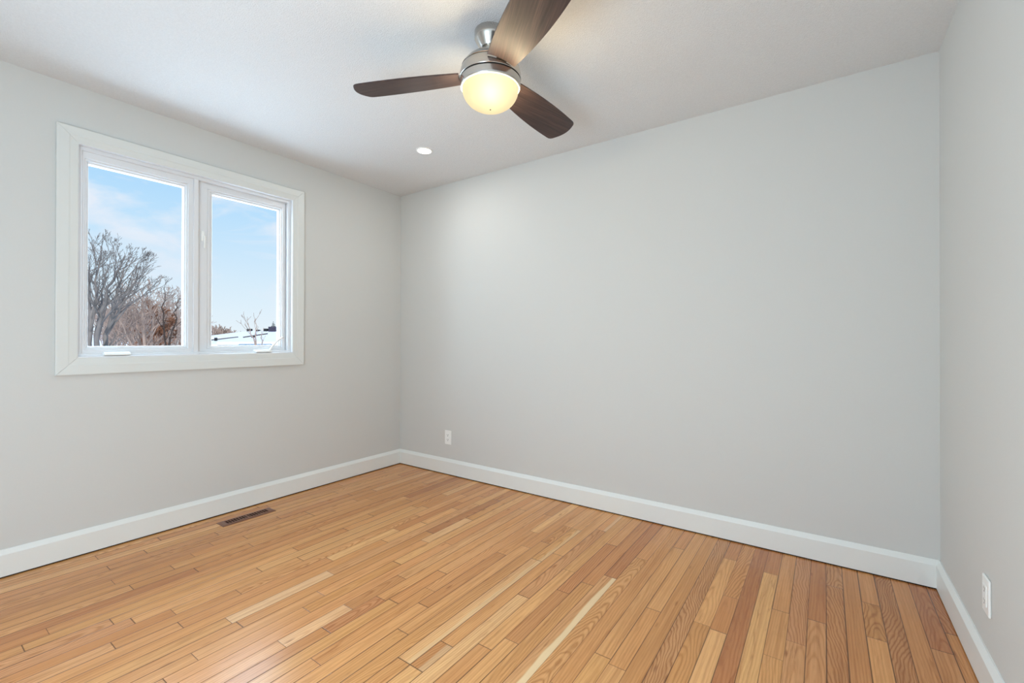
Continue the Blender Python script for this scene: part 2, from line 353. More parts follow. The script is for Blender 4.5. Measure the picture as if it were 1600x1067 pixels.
# ------------------------------------------------------------------ oak strip floor
PITCH_W, X_OFF = 0.0622, 0.0166
rnd = random.Random(11)
TONES = [(226, 178, 122), (214, 162, 106), (208, 154, 99), (203, 147, 94), (198, 141, 89), (191, 133, 82), (182, 122, 76), (168, 108, 68)]
WT = [4, 14, 22, 22, 18, 12, 6, 2]
forced = {  # row: list of (y0, y1, tone index or rgb, figure)
    37: [(-2.6, -0.76, (206, 156, 108), 0.25)],
    19: [(-1.95, -1.50, (228, 190, 150), 0.3), (-1.50, -0.4, (203, 152, 104), 0.3)],
    24: [(-1.62, -1.33, (176, 122, 78), 0.5), (-1.33, -0.3, (208, 158, 108), 0.2), (-1.9, -1.62, (226, 182, 140), 0.2)],
    25: [(-1.76, -1.50, (182, 122, 84), 0.8)],
    20: [(-0.9, -0.25, (160, 104, 66), 0.5)],
    21: [(-1.0, -0.62, (224, 180, 132), 0.3)],
    31: [(-1.7, -0.82, (220, 174, 124), 0.2)],
    33: [(-1.9, -1.13, (222, 178, 128), 0.2), (-1.13, -0.3, (196, 142, 96), 0.5)],
    35: [(-1.0, -0.44, (184, 122, 78), 0.4)],
    32: [(-1.7, -1.55, (178, 122, 76), 0.6)],
    46: [(-1.5, 0.0, (158, 96, 60), 0.15)],
    43: [(-1.4, 0.0, (190, 140, 96), 1.0)],
    51: [(-1.1, -0.25, (176, 122, 80), 0.75), (-0.25, 0.0, (186, 134, 90), 0.8)],
    50: [(-0.60, 0.0, (164, 104, 66), 0.1), (-1.4, -0.60, (196, 142, 96), 0.35)],
    49: [(-0.80, 0.0, (190, 136, 96), 0.6), (-1.5, -0.80, (200, 148, 102), 0.2)],
    54: [(-0.86, 0.0, (166, 114, 76), 0.95)],
    55: [(-1.2, 0.0, (186, 130, 84), 0.05)],
    56: [(-0.55, 0.0, (154, 94, 64), 0.5), (-1.2, -0.55, (188, 134, 90), 0.2)],
    57: [(-0.4, 0.0, (166, 106, 72), 0.9)],
    6: [(-2.9, -1.7, (182, 128, 86), 0.3)],
    14: [(-2.9, -2.17, (206, 150, 108), 0.85)],
    13: [(-2.9, -2.22, (208, 152, 108), 0.7)],
    16: [(-2.8, -2.26, (210, 158, 112), 0.3)],
}
V_, F_, UVs, TN, MS, SAP = [], [], [], [], [], []
def plank(row, y0, y1, tone, fig):
    xa, xb = X_OFF + row*PITCH_W, X_OFF + (row+1)*PITCH_W
    cx = (xa+xb)/2; a, b = max(xa, 0), min(xb, RW)
    if b-a < 1e-4 or y1-y0 < 1e-4: return
    L = y1-y0; i = len(V_); V_.extend([(a, y0, 0), (b, y0, 0), (b, y1, 0), (a, y1, 0)]); F_.append((i, i+1, i+2, i+3))
    UVs.append([(a-cx, 0), (b-cx, 0), (b-cx, L), (a-cx, L)]); TN.append(tone); MS.append((rnd.random(), fig, L)); SAP.append(1.0 if (row == 37 and y1 > -1 and y1 < -0.5) else (0.4 if rnd.random() < 0.025 else 0.0))
for row in range(-1, 60):
    spans = sorted(forced.get(row, []), key=lambda t: t[0])
    segs = []; cur = YF
    for sp in spans + [None]:
        stop = sp[0] if sp else 0.0
        while cur < stop - 1e-3:
            L = rnd.choice((0.3, 0.45, 0.6, 0.8, 1.0, 1.2, 1.5)) * rnd.uniform(0.85, 1.15)
            if cur == YF: L *= rnd.random()*0.9 + 0.1
            e = cur + L
            if stop - e < 0.22: e = stop
            t = TONES[rnd.choices(range(8), WT)[0]]
            j = rnd.uniform(-4, 4); t = tuple(v + j + rnd.uniform(-2, 2) for v in t)
            segs.append((cur, e, t, rnd.choice((0.04, 0.06, 0.08, 0.1, 0.15, 0.2, 0.3, 0.5, 0.8)))); cur = e
        if sp: segs.append(sp); cur = sp[1]
    for sg in segs: plank(row, *sg)
me = bpy.data.meshes.new('floor'); me.from_pydata(V_, [], F_)
uvl = me.uv_layers.new(name='UVMap')
for p, u in zip(me.polygons, UVs):
    for li, c in zip(p.loop_indices, u): uvl.data[li].uv = c
for nm, ty in (('tone', 'FLOAT_COLOR'), ('misc', 'FLOAT_VECTOR'), ('sapwood', 'FLOAT')): me.attributes.new(nm, ty, 'FACE')
at, am, sa = (me.attributes[nm] for nm in ('tone', 'misc', 'sapwood'))
for i in range(len(F_)):
    keep = 0.74 if sum(TN[i]) > 400 else 0.56
    at.data[i].color = lin(*[min(255, max(0, (v*keep + m_*(1-keep))*k_)) for v, m_, k_ in zip(TN[i], (205, 148, 94), (1.045, 1.03, 1.0))])
    sa.data[i].value = SAP[i]; am.data[i].vector = MS[i]
me.materials.append(M['oak']); fl = bpy.data.objects.new('floor', me); C.objects.link(fl)
structure(fl, 'glossy natural oak strip floor', 'floor')

# ------------------------------------------------------------------ window
win = MB().ring(WY0, WY1, WZ0, WZ1, (0.022,)*4, [(0, -0.13), (0, -0.018), (0.86, -0.018), (1, -0.021), (1, -0.13)]).obj('window_1', M['vinyl'])
structure(win, 'white two-part window with a view of bare trees and snowy roofs', 'window')
# mitred casing boards
CW = 0.082
prof_c = [(0, 0.0), (0, 0.019), (0.03, 0.020), (0.55, 0.0185), (0.62, 0.0165), (0.97, 0.0135), (1.0, 0.012), (1.0, 0.0)]
oy0, oy1, oz0, oz1 = WY0-CW+0.0005, WY1+CW, WZ0-CW-0.004, WZ1+CW-0.004
iy0, iy1, iz0, iz1 = WY0+0.001, WY1-0.001, WZ0+0.001, WZ1-0.001
G = 0.0006
def casing(side):
    n = len(prof_c); A, B = [], []
    for fr, x in prof_c:
        y0, y1, z0, z1 = oy0+(iy0-oy0)*fr, oy1+(iy1-oy1)*fr, oz0+(iz0-oz0)*fr, oz1+(iz1-oz1)*fr
        a, b = {'t': ((x, y0+G, z1), (x, y1-G, z1)), 'b': ((x, y0+G, z0), (x, y1-G, z0)), 'l': ((x, y0, z0+G), (x, y0, z1-G)), 'r': ((x, y1, z0+G), (x, y1, z1-G))}[side]
        A.append(a); B.append(b)
    m = MB(); m.add(A+B, [(i, (i+1) % n, n+(i+1) % n, n+i) for i in range(n)] + [tuple(range(n)), tuple(range(2*n-1, n-1, -1))])
    return m
for sd in 'tblr': casing(sd).obj('casing_board', M['trim'], win)
MB().ring(WY0, WY1, WZ0, WZ1, (0.003,)*4, [(0, -0.03), (0, 0.011), (1, 0.011), (1, -0.03)]).obj('jamb', M['vinyl'], win)
# glazed units
def sash(y0, y1, z0, z1, wid, xf, depth):
    pr = [(0, xf-depth), (0, xf), (0.60, xf), (0.63, xf-0.004), (0.66, xf-0.009), (0.80, xf-0.009), (0.82, xf-0.018), (0.98, xf-0.022), (1.0, xf-0.026), (1.0, xf-depth)]
    o = MB().ring(y0, y1, z0, z1, wid, pr).obj('sash', M['vinyl'], win)
    gx = xf-0.032
    MB().box(gx-0.004, gx, y0+wid[0]-0.004, y1-wid[1]+0.004, z0+wid[2]-0.004, z1-wid[3]+0.004).obj('pane', M['glass'], o)
    return o
sash(WY0+0.003, -1.632, WZ0+0.012, WZ1-0.022, (0.050, 0.042, 0.048, 0.056), -0.030, 0.055)
MB().box(-0.125, -0.020, -1.632, -1.606, WZ0+0.01, WZ1-0.01).obj('mullion', M['vinyl'], win, bevel=0.002)
sash(-1.606, WY1-0.026, WZ0+0.012, WZ1-0.022, (0.095, 0.036, 0.046, 0.056), -0.048, 0.05)
sl = MB(); sl.prism([(0.0115, WZ0+0.001), (0.0115, WZ0+0.006), (-0.018, WZ0+0.010), (-0.05, WZ0+0.016), (-0.12, WZ0+0.016), (-0.12, WZ0+0.001)], WY0+0.003, WY1-0.003, lambda p, z, t: (p, t, z))
sl.obj('window_stool', M['vinyl'], win)
# crank operators
def crank_base(yc, w):
    m = MB(); z = WZ0+0.010
    m.prism([(-0.046, z), (0.006, z), (0.008, z+0.006), (-0.004, z+0.017), (-0.046, z+0.020)], yc-w/2, yc+w/2, lambda p, q_, t: (p, t, q_))
    return m.obj('crank_operator', M['plastic'], win, bevel=0.0025)
crank_base(-1.998, 0.112)
op = crank_base(-1.216, 0.105)
arm = MB(); arm.tube([Vector((0.0, -1.176, WZ0+0.024)), Vector((0.004, -1.160, WZ0+0.050)), Vector((0.006, -1.130, WZ0+0.085)), Vector((0.008, -1.108, WZ0+0.104))], [0.0065, 0.0060, 0.0058, 0.0055], 10)
smooth_angle(arm.obj('crank_handle', M['plastic'], op))
kn = MB(); kn.tube([Vector((0.008, -1.110, WZ0+0.102)), Vector((0.018, -1.101, WZ0+0.112)), Vector((0.026, -1.097, WZ0+0.118))], [0.0045, 0.007, 0.005], 10)
smooth_angle(kn.obj('crank_knob', M['plastic'], op))
lk = MB().box(-0.049, -0.042, -1.583, -1.566, 1.748, 1.812).obj('lock_plate', M['plastic'], win, bevel=0.002)
lv = MB().box(-0.042, -0.030, -1.572, -1.562, 1.704, 1.782).obj('lock_lever', M['plastic'], lk, bevel=0.003)

# ------------------------------------------------------------------ outlets
def outlet(label, origin, ax, nrm, thick):
    """ax: unit vector along the wall, nrm: out of the wall"""
    t = thing('wall_outlet', label, 'outlet', origin)
    ax = Vector(ax); nrm = Vector(nrm)
    def tr(m):
        m.v = [ax*v.x + nrm*v.y + Vector((0, 0, v.z)) for v in m.v]; return m
    w, h = 0.0355, 0.0585
    m = MB(); m.box(-w, w, 0, thick, -h, h); tr(m).obj('cover_plate', M['plastic'], t, bevel=0.003)
    for s in (1, -1):
        f = MB(); zc = 0.0195*s
        pts = [(0.0165*math.cos(a), 0.0145*math.sin(a)) for a in [2*PI*k/24 for k in range(24)]]
        pts = [(x, max(-0.0125, min(0.0125, z*1.15))) for x, z in pts]
        f.prism([(x, z+zc) for x, z in pts], thick-0.001, thick+0.002, lambda p, z, t_: (p, t_, z))
        so_ = tr(f).obj('socket', M['plastic'], t)
        for sx in (-0.0063, 0.0063):
            tr(MB().box(sx-0.0014, sx+0.0014, thick+0.001, thick+0.0024, zc-0.0005, zc+0.008)).obj('slot', M['slot'], so_)
        g = MB(); g.prism([(0.0034*math.cos(a), zc-0.0065+0.0034*math.sin(a)) for a in [2*PI*k/12 for k in range(12)]], thick+0.001, thick+0.0024, lambda p, z, t_: (p, t_, z))
        tr(g).obj('ground_hole', M['slot'], so_)
    sc = MB(); sc.prism([(0.0028*math.cos(a), 0.0028*math.sin(a)) for a in [2*PI*k/12 for k in range(12)]], thick-0.001, thick+0.0012, lambda p, z, t_: (p, t_, z))
    tr(sc).obj('screw', M['plastic'], t)
    return t
outlet('small white duplex outlet low on the long blank wall near the window corner', (0.598, 0, 0.309), (1, 0, 0), (0, -1, 0), 0.006)
# plate with a flat rectangular insert
t = thing('wall_outlet', 'white outlet plate with flat rectangular insert low on the wall opposite the window', 'outlet', (RW, -0.724, 0.309))
MB().box(-0.0075, 0, -0.0355, 0.0355, -0.059, 0.059).obj('cover_plate', M['plastic'], t, bevel=0.004)
ins_ = MB().box(-0.0095, -0.0065, -0.0165, 0.0165, -0.0335, 0.0335).obj('receptacle_insert', M['plastic'], t, bevel=0.001)
for s in (-1, 1):
    for sy in (-0.006, 0.006): MB().box(-0.0098, -0.008, sy-0.0012, sy+0.0012, 0.019*s-0.001, 0.019*s+0.007).obj('slot', M['slot'], ins_)
    MB().box(-0.0098, -0.008, -0.0025, 0.0025, 0.019*s-0.009, 0.019*s-0.004).obj('ground_hole', M['slot'], ins_)

# ------------------------------------------------------------------ floor register
t = thing('floor_register', 'brown metal floor vent with dark slots beside the baseboard under the window', 'vent', (0.181, -1.403, 0))
fr = MB()
def rframe(m, hx, hy, ix, iy):
    n = [(hx, hy, 0.0003), (hx-0.001, hy-0.001, 0.002), (hx-0.012, hy-0.012, 0.0055), (ix, iy, 0.0055), (ix, iy, 0.0008)]
    v = []
    for a, b, z in n: v += [(-a, -b, z), (a, -b, z), (a, b, z), (-a, b, z)]
    m.add(v, [(i*4+k, i*4+(k+1) % 4, (i+1)*4+(k+1) % 4, (i+1)*4+k) for i in range(4) for k in range(4)])
rframe(fr, 0.048, 0.158, 0.026, 0.124); fr.obj('frame', M['register'], t)
MB().box(-0.027, 0.027, -0.125, 0.125, 0.0003, 0.0010).obj('duct_shade_sheet', M['duct'], t)  # dark sheet on the solid floor, coloured as the shade inside a duct
lo = MB()
for i in range(17):
    y = -0.124 + 0.248*i/16
    w = 0.0024 if i != 8 else 0.005
    lo.box(-0.026, 0.026, y-w, y+w, 0.0012, 0.0050)
lo.obj('louvers', M['register'], t)

# ------------------------------------------------------------------ recessed light
t = thing('recessed_light', 'small round white recessed downlight in the ceiling near the window corner', 'light', (0.907, -0.580, H))
m = MB().lathe([(0.057, -0.0003), (0.0565, -0.004), (0.054, -0.0055), (0.048, -0.0055), (0.046, -0.0035)], n=48); smooth_angle(m.obj('trim_ring', M['plastic'], t))
m = MB().lathe([(0.0465, -0.0036), (0.03, -0.0040), (0.001, -0.0042)], n=48); m.obj('lens', M['led'], t)
sp = bpy.data.lights.new('downlight_glow', 'AREA'); sp.shape = 'DISK'; sp.size = 0.09; sp.energy = 3.6; sp.color = (1, 0.97, 0.92)
o = bpy.data.objects.new('downlight_glow', sp); C.objects.link(o); o.parent = t; o.location = (0, 0, -0.008)

# ------------------------------------------------------------------ ceiling fan
FX, FY, K = 2.0135, -1.2611, 1.0268            # K: scale of the measured profile
fan = thing('ceiling_fan', 'brushed nickel ceiling fan with three dark walnut blades and a lit glass bowl', 'ceiling fan', (FX, FY, H))
def fz(z): return CAM.z + (z - CAM.z)*K - H
def part(name, prof, mat, parent=fan, n=64, close=False, ang=0.6):
    m = MB().lathe([(r*K, fz(z)) for r, z in prof], n=n, close=close); return smooth_angle(m.obj(name, mat, parent), ang)
can = part('canopy', [(0.001, 2.4054), (0.0655, 2.4054), (0.0665, 2.402), (0.0665, 2.379), (0.0655, 2.3745), (0.0615, 2.368), (0.0545, 2.356), (0.047, 2.344), (0.0425, 2.3375), (0.041, 2.335), (0.001, 2.335)], M['nickel'])
for th in (203, 23):
    a = math.radians(th); m = MB(); m.tube([Vector((math.cos(a)*r*K, math.sin(a)*r*K, fz(2.388))) for r in (0.064, 0.0695, 0.0705)], [0.005, 0.0048, 0.003], 12)
    smooth_angle(m.obj('canopy_screw', M['nickel'], can))
part('upper_housing', [(0.001, 2.336), (0.037, 2.338), (0.040, 2.330), (0.047, 2.318), (0.066, 2.304), (0.086, 2.291), (0.104, 2.275), (0.115, 2.261), (0.1195, 2.2535), (0.118, 2.252), (0.10, 2.252)], M['nickel'])
part('upper_seam', [(0.115, 2.2525), (0.1165, 2.2525), (0.1165, 2.2475), (0.115, 2.2475)], M['blackgap'], close=True)
part('motor_band', [(0.10, 2.248), (0.1205, 2.248), (0.1235, 2.240), (0.1265, 2.226), (0.1275, 2.212), (0.1272, 2.2065), (0.126, 2.205), (0.10, 2.205)], M['nickel'])
part('lower_seam', [(0.119, 2.2055), (0.1225, 2.2055), (0.1225, 2.199), (0.119, 2.199)], M['blackgap'], close=True)
part('light_collar', [(0.10, 2.2005), (0.1245, 2.2005), (0.1262, 2.1985), (0.1258, 2.190), (0.1245, 2.178), (0.1238, 2.1725), (0.1225, 2.1705), (0.1180, 2.1715), (0.1150, 2.180), (0.02, 2.185), (0.001, 2.185)], M['nickel'])
dp = [(0.1172, 2.1725)]
for k in range(0, 17):
    a = k/16*PI/2; dp.append((0.1172*math.cos(a)**0.86 if k < 16 else 0.0006, 2.168 - 0.084*math.sin(a)))
dome = part('glass_bowl', dp, M['dome'], ang=1.2)
part('bowl_rim', [(0.1170, 2.1718), (0.1170, 2.1680), (0.1180, 2.1668), (0.1204, 2.1674), (0.1210, 2.1690), (0.1208, 2.1712)], M['rim'], dome)
part('finial', [(0.0002, 2.0835), (0.0025, 2.0835), (0.0025, 2.081), (0.0002, 2.0805)], M['blackgap'], dome, n=12)
# blades
PHI, TAU, BZ = -2.8557, -0.2150, 2.2255
wa = lambda s: 0.1521 + 0.2246*(s-0.35) - 0.2769*(s-0.35)**2
wb = lambda s: 0.0124 - 0.1428*(s-0.35) - 0.2248*(s-0.35)**2
def blade_outline():
    RI = 0.133; sin_ = lambda c: math.sqrt(RI*RI - c*c)
    s0, s1, s2 = sin_(wa(0.095)), 0.550, 0.568; sb = sin_(-wb(0.125))
    N = 22; o = []
    for i in range(N+1):
        s = s0 + (s1-0.022-s0)*i/N; o.append((s, wa(s)))
    # tip: rounded corner on the leading side, gently bowed end, rounded corner on the other side
    A = Vector((s1-0.022, wa(s1-0.022))); A2 = Vector((s1, wa(s1)-0.002)); 
    B = Vector((s2-0.018, -wb(s2-0.018))); B2 = Vector((s2, -wb(s2)+0.002))
    P0 = A2 + (B2-A2)*0.14 + Vector((0.006, 0)); P1 = B2 + (A2-B2)*0.12 + Vector((0.006, 0))
    for i in range(1, 7):
        t_ = i/7; o.append(tuple(A*(1-t_)**2 + A2*2*t_*(1-t_) + P0*t_*t_))
    for i in range(1, 12):
        t_ = i/12; pm = P0*(1-t_) + P1*t_; o.append((pm.x + 0.026*4*t_*(1-t_)*0.62, pm.y))
    for i in range(1, 8):
        t_ = i/7; o.append(tuple(P1*(1-t_)**2 + B2*2*t_*(1-t_) + B*t_*t_))
    for i in range(1, N+1):
        s = (s2-0.018) + (sb-(s2-0.018))*i/N; o.append((s, -wb(s)))
    # concave inner end hugging the housing
    ya, yb = o[-1][1], o[0][1]
    for i in range(1, 8):
        t_ = i/8; y = ya + (yb-ya)*t_; o.append((sin_(y), y))
    return o
BO = blade_outline()
def make_blade(k):
    a = PHI + k*2*PI/3
    e = Vector((math.cos(a), math.sin(a), 0)); n = Vector((-math.sin(a), math.cos(a), 0)); ct, st = math.cos(TAU), math.sin(TAU)
    cdir = n*ct + Vector((0, 0, st)); nd = e.cross(cdir)
    P = lambda s, c, h: Vector((0, 0, fz(BZ))) + (e*s + cdir*c + nd*h)*K
    T = 0.0032; nn = len(BO)
    rings = [(0.0015, -T), (0.0, -T+0.0012), (0.0, T-0.0012), (0.0015, T)]
    cen = Vector((sum(p[0] for p in BO)/nn, sum(p[1] for p in BO)/nn))
    v, uvv = [], []
    for ins, h in rings:
        for p in BO:
            d = (cen - Vector(p)); d = d/d.length*ins
            v.append(P(p[0]+d.x, p[1]+d.y, h)); uvv.append((p[0]+k*0.37, p[1]))
    f = [(r*nn+i, r*nn+(i+1) % nn, (r+1)*nn+(i+1) % nn, (r+1)*nn+i) for r in range(3) for i in range(nn)]
    f += [tuple(range(nn-1, -1, -1)), tuple(range(3*nn, 4*nn))]
    me = bpy.data.meshes.new('blade'); me.from_pydata([tuple(x) for x in v], [], f)
    u = me.uv_layers.new(name='UVMap')
    for lp in me.loops: u.data[lp.index].uv = uvv[lp.vertex_index]
    me.materials.append(M['blade']); b = bpy.data.objects.new('blade', me); C.objects.link(b); b.parent = fan
    m = MB()
    def strip(s0, s1, c0, c1, h0, h1):
        q_ = [P(s, c, h) for s in (s0, s1) for c in (c0, c1) for h in (h0, h1)]
        m.add(q_, [(0, 1, 3, 2), (4, 6, 7, 5), (0, 4, 5, 1), (2, 3, 7, 6), (0, 2, 6, 4), (1, 5, 7, 3)])
    strip(0.10, 0.175, 0.005, 0.05, 0.0036, 0.0075) if (nd.z > 0) else strip(0.10, 0.175, 0.005, 0.05, -0.0075, -0.0036)
    m.obj('blade_bracket', M['nickel'], b, bevel=0.001)
for k in range(3): make_blade(k)
tocam = Vector((CAM.x-FX, CAM.y-FY, 0)).normalized()
ring = [('bowl_glow_fill', 0.40, 0.012, Vector((0.1225*math.cos(a), 0.1225*math.sin(a), fz(2.132)))) for a in [PHI + PI/10*k for k in range(20)]]  # added unseen lamps around the bowl, so its glow reaches the blades
for nm, en, rad, loc in [('fan_bulb', 0.28, 0.012, tocam*0.058 + Vector((0, 0, fz(2.142))))] + ring:
    lp = bpy.data.lights.new(nm, 'POINT'); lp.energy = en; lp.shadow_soft_size = rad; lp.color = (1, 0.83, 0.54)
    o = bpy.data.objects.new(nm, lp); C.objects.link(o); o.parent = fan; o.location = loc

# ------------------------------------------------------------------ outdoors
GZ = -2.9
gm = MB(); NX, NY = 40, 40
for i in range(NX+1):
    for j in range(NY+1):
        x = -0.3 - 150*(i/NX)**1.6; y = -70 + 190*j/NY
        gm.v.append(Vector((x, y, GZ + 0.25*noise.noise((x*0.08, y*0.08, 0)))))
gm.f = [(i*(NY+1)+j, i*(NY+1)+j+1, (i+1)*(NY+1)+j+1, (i+1)*(NY+1)+j) for i in range(NX) for j in range(NY)]
structure(gm.obj('ground', M['snow'], smooth=True), 'snow covered ground outside the window', 'ground')

def twig(m, p, d, L, r, depth, rd, bias, ang=0.55, kids=(3, 5), nseg=3, rmin=0.004, ratio=0.55):
    pts = [p.copy()]; rad = [r]; dd = d.normalized()
    for i in range(nseg):
        dd = (dd + Vector((rd.uniform(-1, 1), rd.uniform(-1, 1), rd.uniform(-1, 1)))*0.10 + bias*0.10).normalized()
        pts.append(pts[-1] + dd*(L/nseg)); rad.append(max(rmin, r*(1-0.6*(i+1)/nseg)))
    m.tube(pts, rad, 4 if depth > 1 else 3)
    if depth > 0: sprout(m, pts, rad, L*ratio, depth-1, rd, bias, ang, kids, nseg, rmin, ratio)
def sprout(m, pts, rad, L, depth, rd, bias, ang, kids, nseg, rmin, ratio, t0=0.25):
    n = len(pts)-1
    for k in range(rd.randint(*kids)):
        t = t0 + (1-t0)*rd.random(); i = min(n-1, int(t*n)); f = t*n - i
        bp = pts[i].lerp(pts[i+1], f); br = rad[i]*(1-f) + rad[i+1]*f; d = (pts[i+1]-pts[i]).normalized()
        ax = Vector((rd.uniform(-1, 1), rd.uniform(-1, 1), rd.uniform(-1, 1))); ax = (ax - d*ax.dot(d)).normalized()
        a = ang*rd.uniform(0.7, 1.25)
        nd = (d*math.cos(a) + ax*math.sin(a) + bias*0.18).normalized()
        twig(m, bp, nd, L*rd.uniform(0.6, 1.15)*(1.15-0.5*t), max(rmin, br*0.55), depth, rd, bias, ang, kids, nseg, rmin, ratio)
def limbed_tree(name, label, limbs, dist, seed, mat, bias=(0, 0, 0.5), L=1.5, depth=3, kids=(7, 9), kids2=(3, 5), ang=0.55, rmin=0.0045, ratio=0.5, cat='tree', group=None, spread=0.7):
    """limbs: list of (list of (column, height) seen along the way, foot radius, distance offset)"""
    rd = random.Random(seed); m = MB(); b = Vector(bias)
    foot = far(limbs[0][0][0][0], dist, GZ)
    for pth, r, off in limbs:
        pts = [far(px, dist+off*(i/(len(pth)-1)), None, py) - foot for i, (px, py) in enumerate(pth)]
        if pth[0][1] >= 630: pts[0].z = 0.0
        # finer
        fine = []
        for a, c in zip(pts, pts[1:]):
            for k in range(3): fine.append(a.lerp(c, k/3) + Vector((rd.uniform(-1, 1), rd.uniform(-1, 1), 0))*0.03)
        fine.append(pts[-1]); fine[0] = pts[0]
        rad = [max(rmin, r*(1-0.85*i/(len(fine)-1))) for i in range(len(fine))]
        m.tube(fine, rad, 6)
        n = len(fine)-1
        for k in range(rd.randint(*kids)):
            t = 0.22 + 0.78*(k+rd.random())/kids[1]; t = min(0.999, t); i = min(n-1, int(t*n)); f = t*n-i
            bp = fine[i].lerp(fine[i+1], f); d = (fine[i+1]-fine[i]).normalized()
            ax = Vector((rd.uniform(-1, 1), rd.uniform(-1, 1), rd.uniform(-.4, .6))); ax = (ax - d*ax.dot(d)).normalized(); a = ang*rd.uniform(0.8, 1.4)
            twig(m, bp, (d*math.cos(a)+ax*math.sin(a)+b*0.25).normalized(), L*rd.uniform(0.6, 1.1)*(1.15-0.65*t), max(rmin, rad[i]*0.5), depth-1, rd, b, ang, kids2, 3, rmin, ratio)
    o = m.obj(name, mat, smooth=True); o.location = foot
    if label: o['label'] = label; o['category'] = cat
    if group: o['group'] = group
    return o
side = rt*0.22 + Vector((0, 0, 0.42))
limbed_tree('bare_tree', 'tall leafless grey tree with several slanting trunks filling the wider pane', [
    ([(132, 690), (138, 560), (146, 490), (150, 440), (158, 384)], 0.055, 0.3),
    ([(132, 690), (150, 545), (158, 500), (166, 462), (180, 425), (196, 400)], 0.05, -0.8),
    ([(132, 690), (162, 540), (174, 490), (184, 452), (193, 420), (203, 406)], 0.05, 0.9),
    ([(138, 560), (142, 480), (139, 430), (136, 410)], 0.04, 1.4),
    ([(166, 520), (184, 488), (205, 460), (222, 450)], 0.03, -0.6),
    ([(150, 545), (156, 485), (163, 440), (172, 408)], 0.03, 1.2)],
    12.0, 4, M['bark'], bias=side, L=1.1, depth=4, kids=(9, 11), kids2=(3, 4), ang=0.5, rmin=0.0026, ratio=0.52)
limbed_tree('brown_tree', 'brown leafless tree with a dense twiggy crown in front of the grey tree row', [
    ([(226, 640), (220, 545), (212, 500), (208, 462)], 0.07, 0.6), ([(226, 640), (228, 545), (224, 490), (222, 455)], 0.07, -0.5),
    ([(226, 640), (236, 545), (240, 500), (246, 470)], 0.06, 0.2), ([(226, 640), (212, 550), (196, 520), (186, 500)], 0.05, -0.6)],
    17.5, 8, M['brownbark'], bias=(0, 0, 0.4), L=1.3, depth=3, kids=(11, 13), kids2=(4, 6), ang=0.7, rmin=0.0055, ratio=0.55)
limbed_tree('brown_tree', 'brown leafless tree with a low spreading crown beside the middle of the window', [
    ([(268, 640), (262, 548), (258, 505), (254, 470)], 0.07, 0.6), ([(268, 640), (272, 548), (276, 505), (278, 480)], 0.07, -0.5),
    ([(268, 640), (246, 550), (236, 522), (230, 500)], 0.06, 0.2)],
    26.0, 9, M['brownbark'], bias=(0, 0, 0.4), L=1.3, depth=3, kids=(11, 13), kids2=(4, 6), ang=0.7, rmin=0.006, ratio=0.55)
limbed_tree('rust_tree', 'small conical tree with dry rust coloured twigs behind the thin saplings', [
    ([(256, 640), (256, 560), (255, 520), (254, 478)], 0.07, 0.0), ([(256, 640), (250, 545), (249, 500)], 0.05, 0.5), ([(256, 640), (261, 545), (260, 500)], 0.05, -0.4)],
    21.5, 12, M['rust'], bias=(0, 0, 0.5), L=1.0, depth=4, kids=(14, 16), kids2=(5, 6), ang=0.75, rmin=0.009, ratio=0.55)
limbed_tree('bare_sapling', 'straight thin dark sapling in front of the rust coloured tree', [([(261, 640), (259, 541), (258, 500), (255, 470), (260, 440)], 0.017, 0.3)],
    9.0, 21, M['darkbark'], bias=(0, 0, 0.5), L=0.35, depth=2, kids=(6, 7), kids2=(2, 3), ang=0.5, rmin=0.002)
limbed_tree('bare_sapling', 'leaning thin dark sapling close beside the mullion', [([(258, 640), (265, 541), (271, 505), (276, 480), (280, 466)], 0.015, 0.3)],
    8.0, 22, M['darkbark'], bias=(0, 0, 0.5), L=0.25, depth=2, kids=(5, 6), kids2=(2, 3), ang=0.5, rmin=0.002)
# low brush: nobody could count its stems
bm_ = MB(); rd = random.Random(3); f0 = far(215, 34.0, GZ)
for k in range(150):
    px = rd.uniform(160, 292); p = far(px, rd.uniform(30, 38), None, rd.uniform(540, 556)) - f0
    twig(bm_, p, Vector((rd.uniform(-.5, .5), rd.uniform(-.5, .5), 1)), rd.uniform(1.2, 2.6), 0.02, 2, rd, Vector((0, 0, 0.3)), 0.7, (4, 6), 3, 0.010, 0.6)
for k in range(14):
    px = 165 + k*9; p = far(px, 34, None, 556) - f0; bm_.tube([Vector((p.x, p.y, 0)), p], [0.05, 0.03], 5)
bo = bm_.obj('brushwood', M['brownbark']); bo.location = f0; bo['kind'] = 'stuff'; bo['label'] = 'tangled brown brushwood low behind the wider pane'; bo['category'] = 'brush'
# distant woods
bm_ = MB(); f0 = far(355, 75.0, GZ)
for k in range(170):
    px = rd.uniform(318, 386); top = 507 + 18*max(0, (px-352)/34) + rd.uniform(-3, 9); base = far(px, rd.uniform(68, 82), GZ) - f0
    z1 = far(px, 75, None, top).z - GZ
    twig(bm_, base, Vector((rd.uniform(-.1, .1), rd.uniform(-.1, .1), 1)), z1*0.85, 0.11, 2, rd, Vector((0, 0, 0.4)), 0.5, (8, 10), 3, 0.035, 0.28)
bo = bm_.obj('distant_woods', M['brownbark']); bo.location = f0; bo['kind'] = 'stuff'; bo['label'] = 'distant bare brown woods beyond the snowy roofs'; bo['category'] = 'trees'

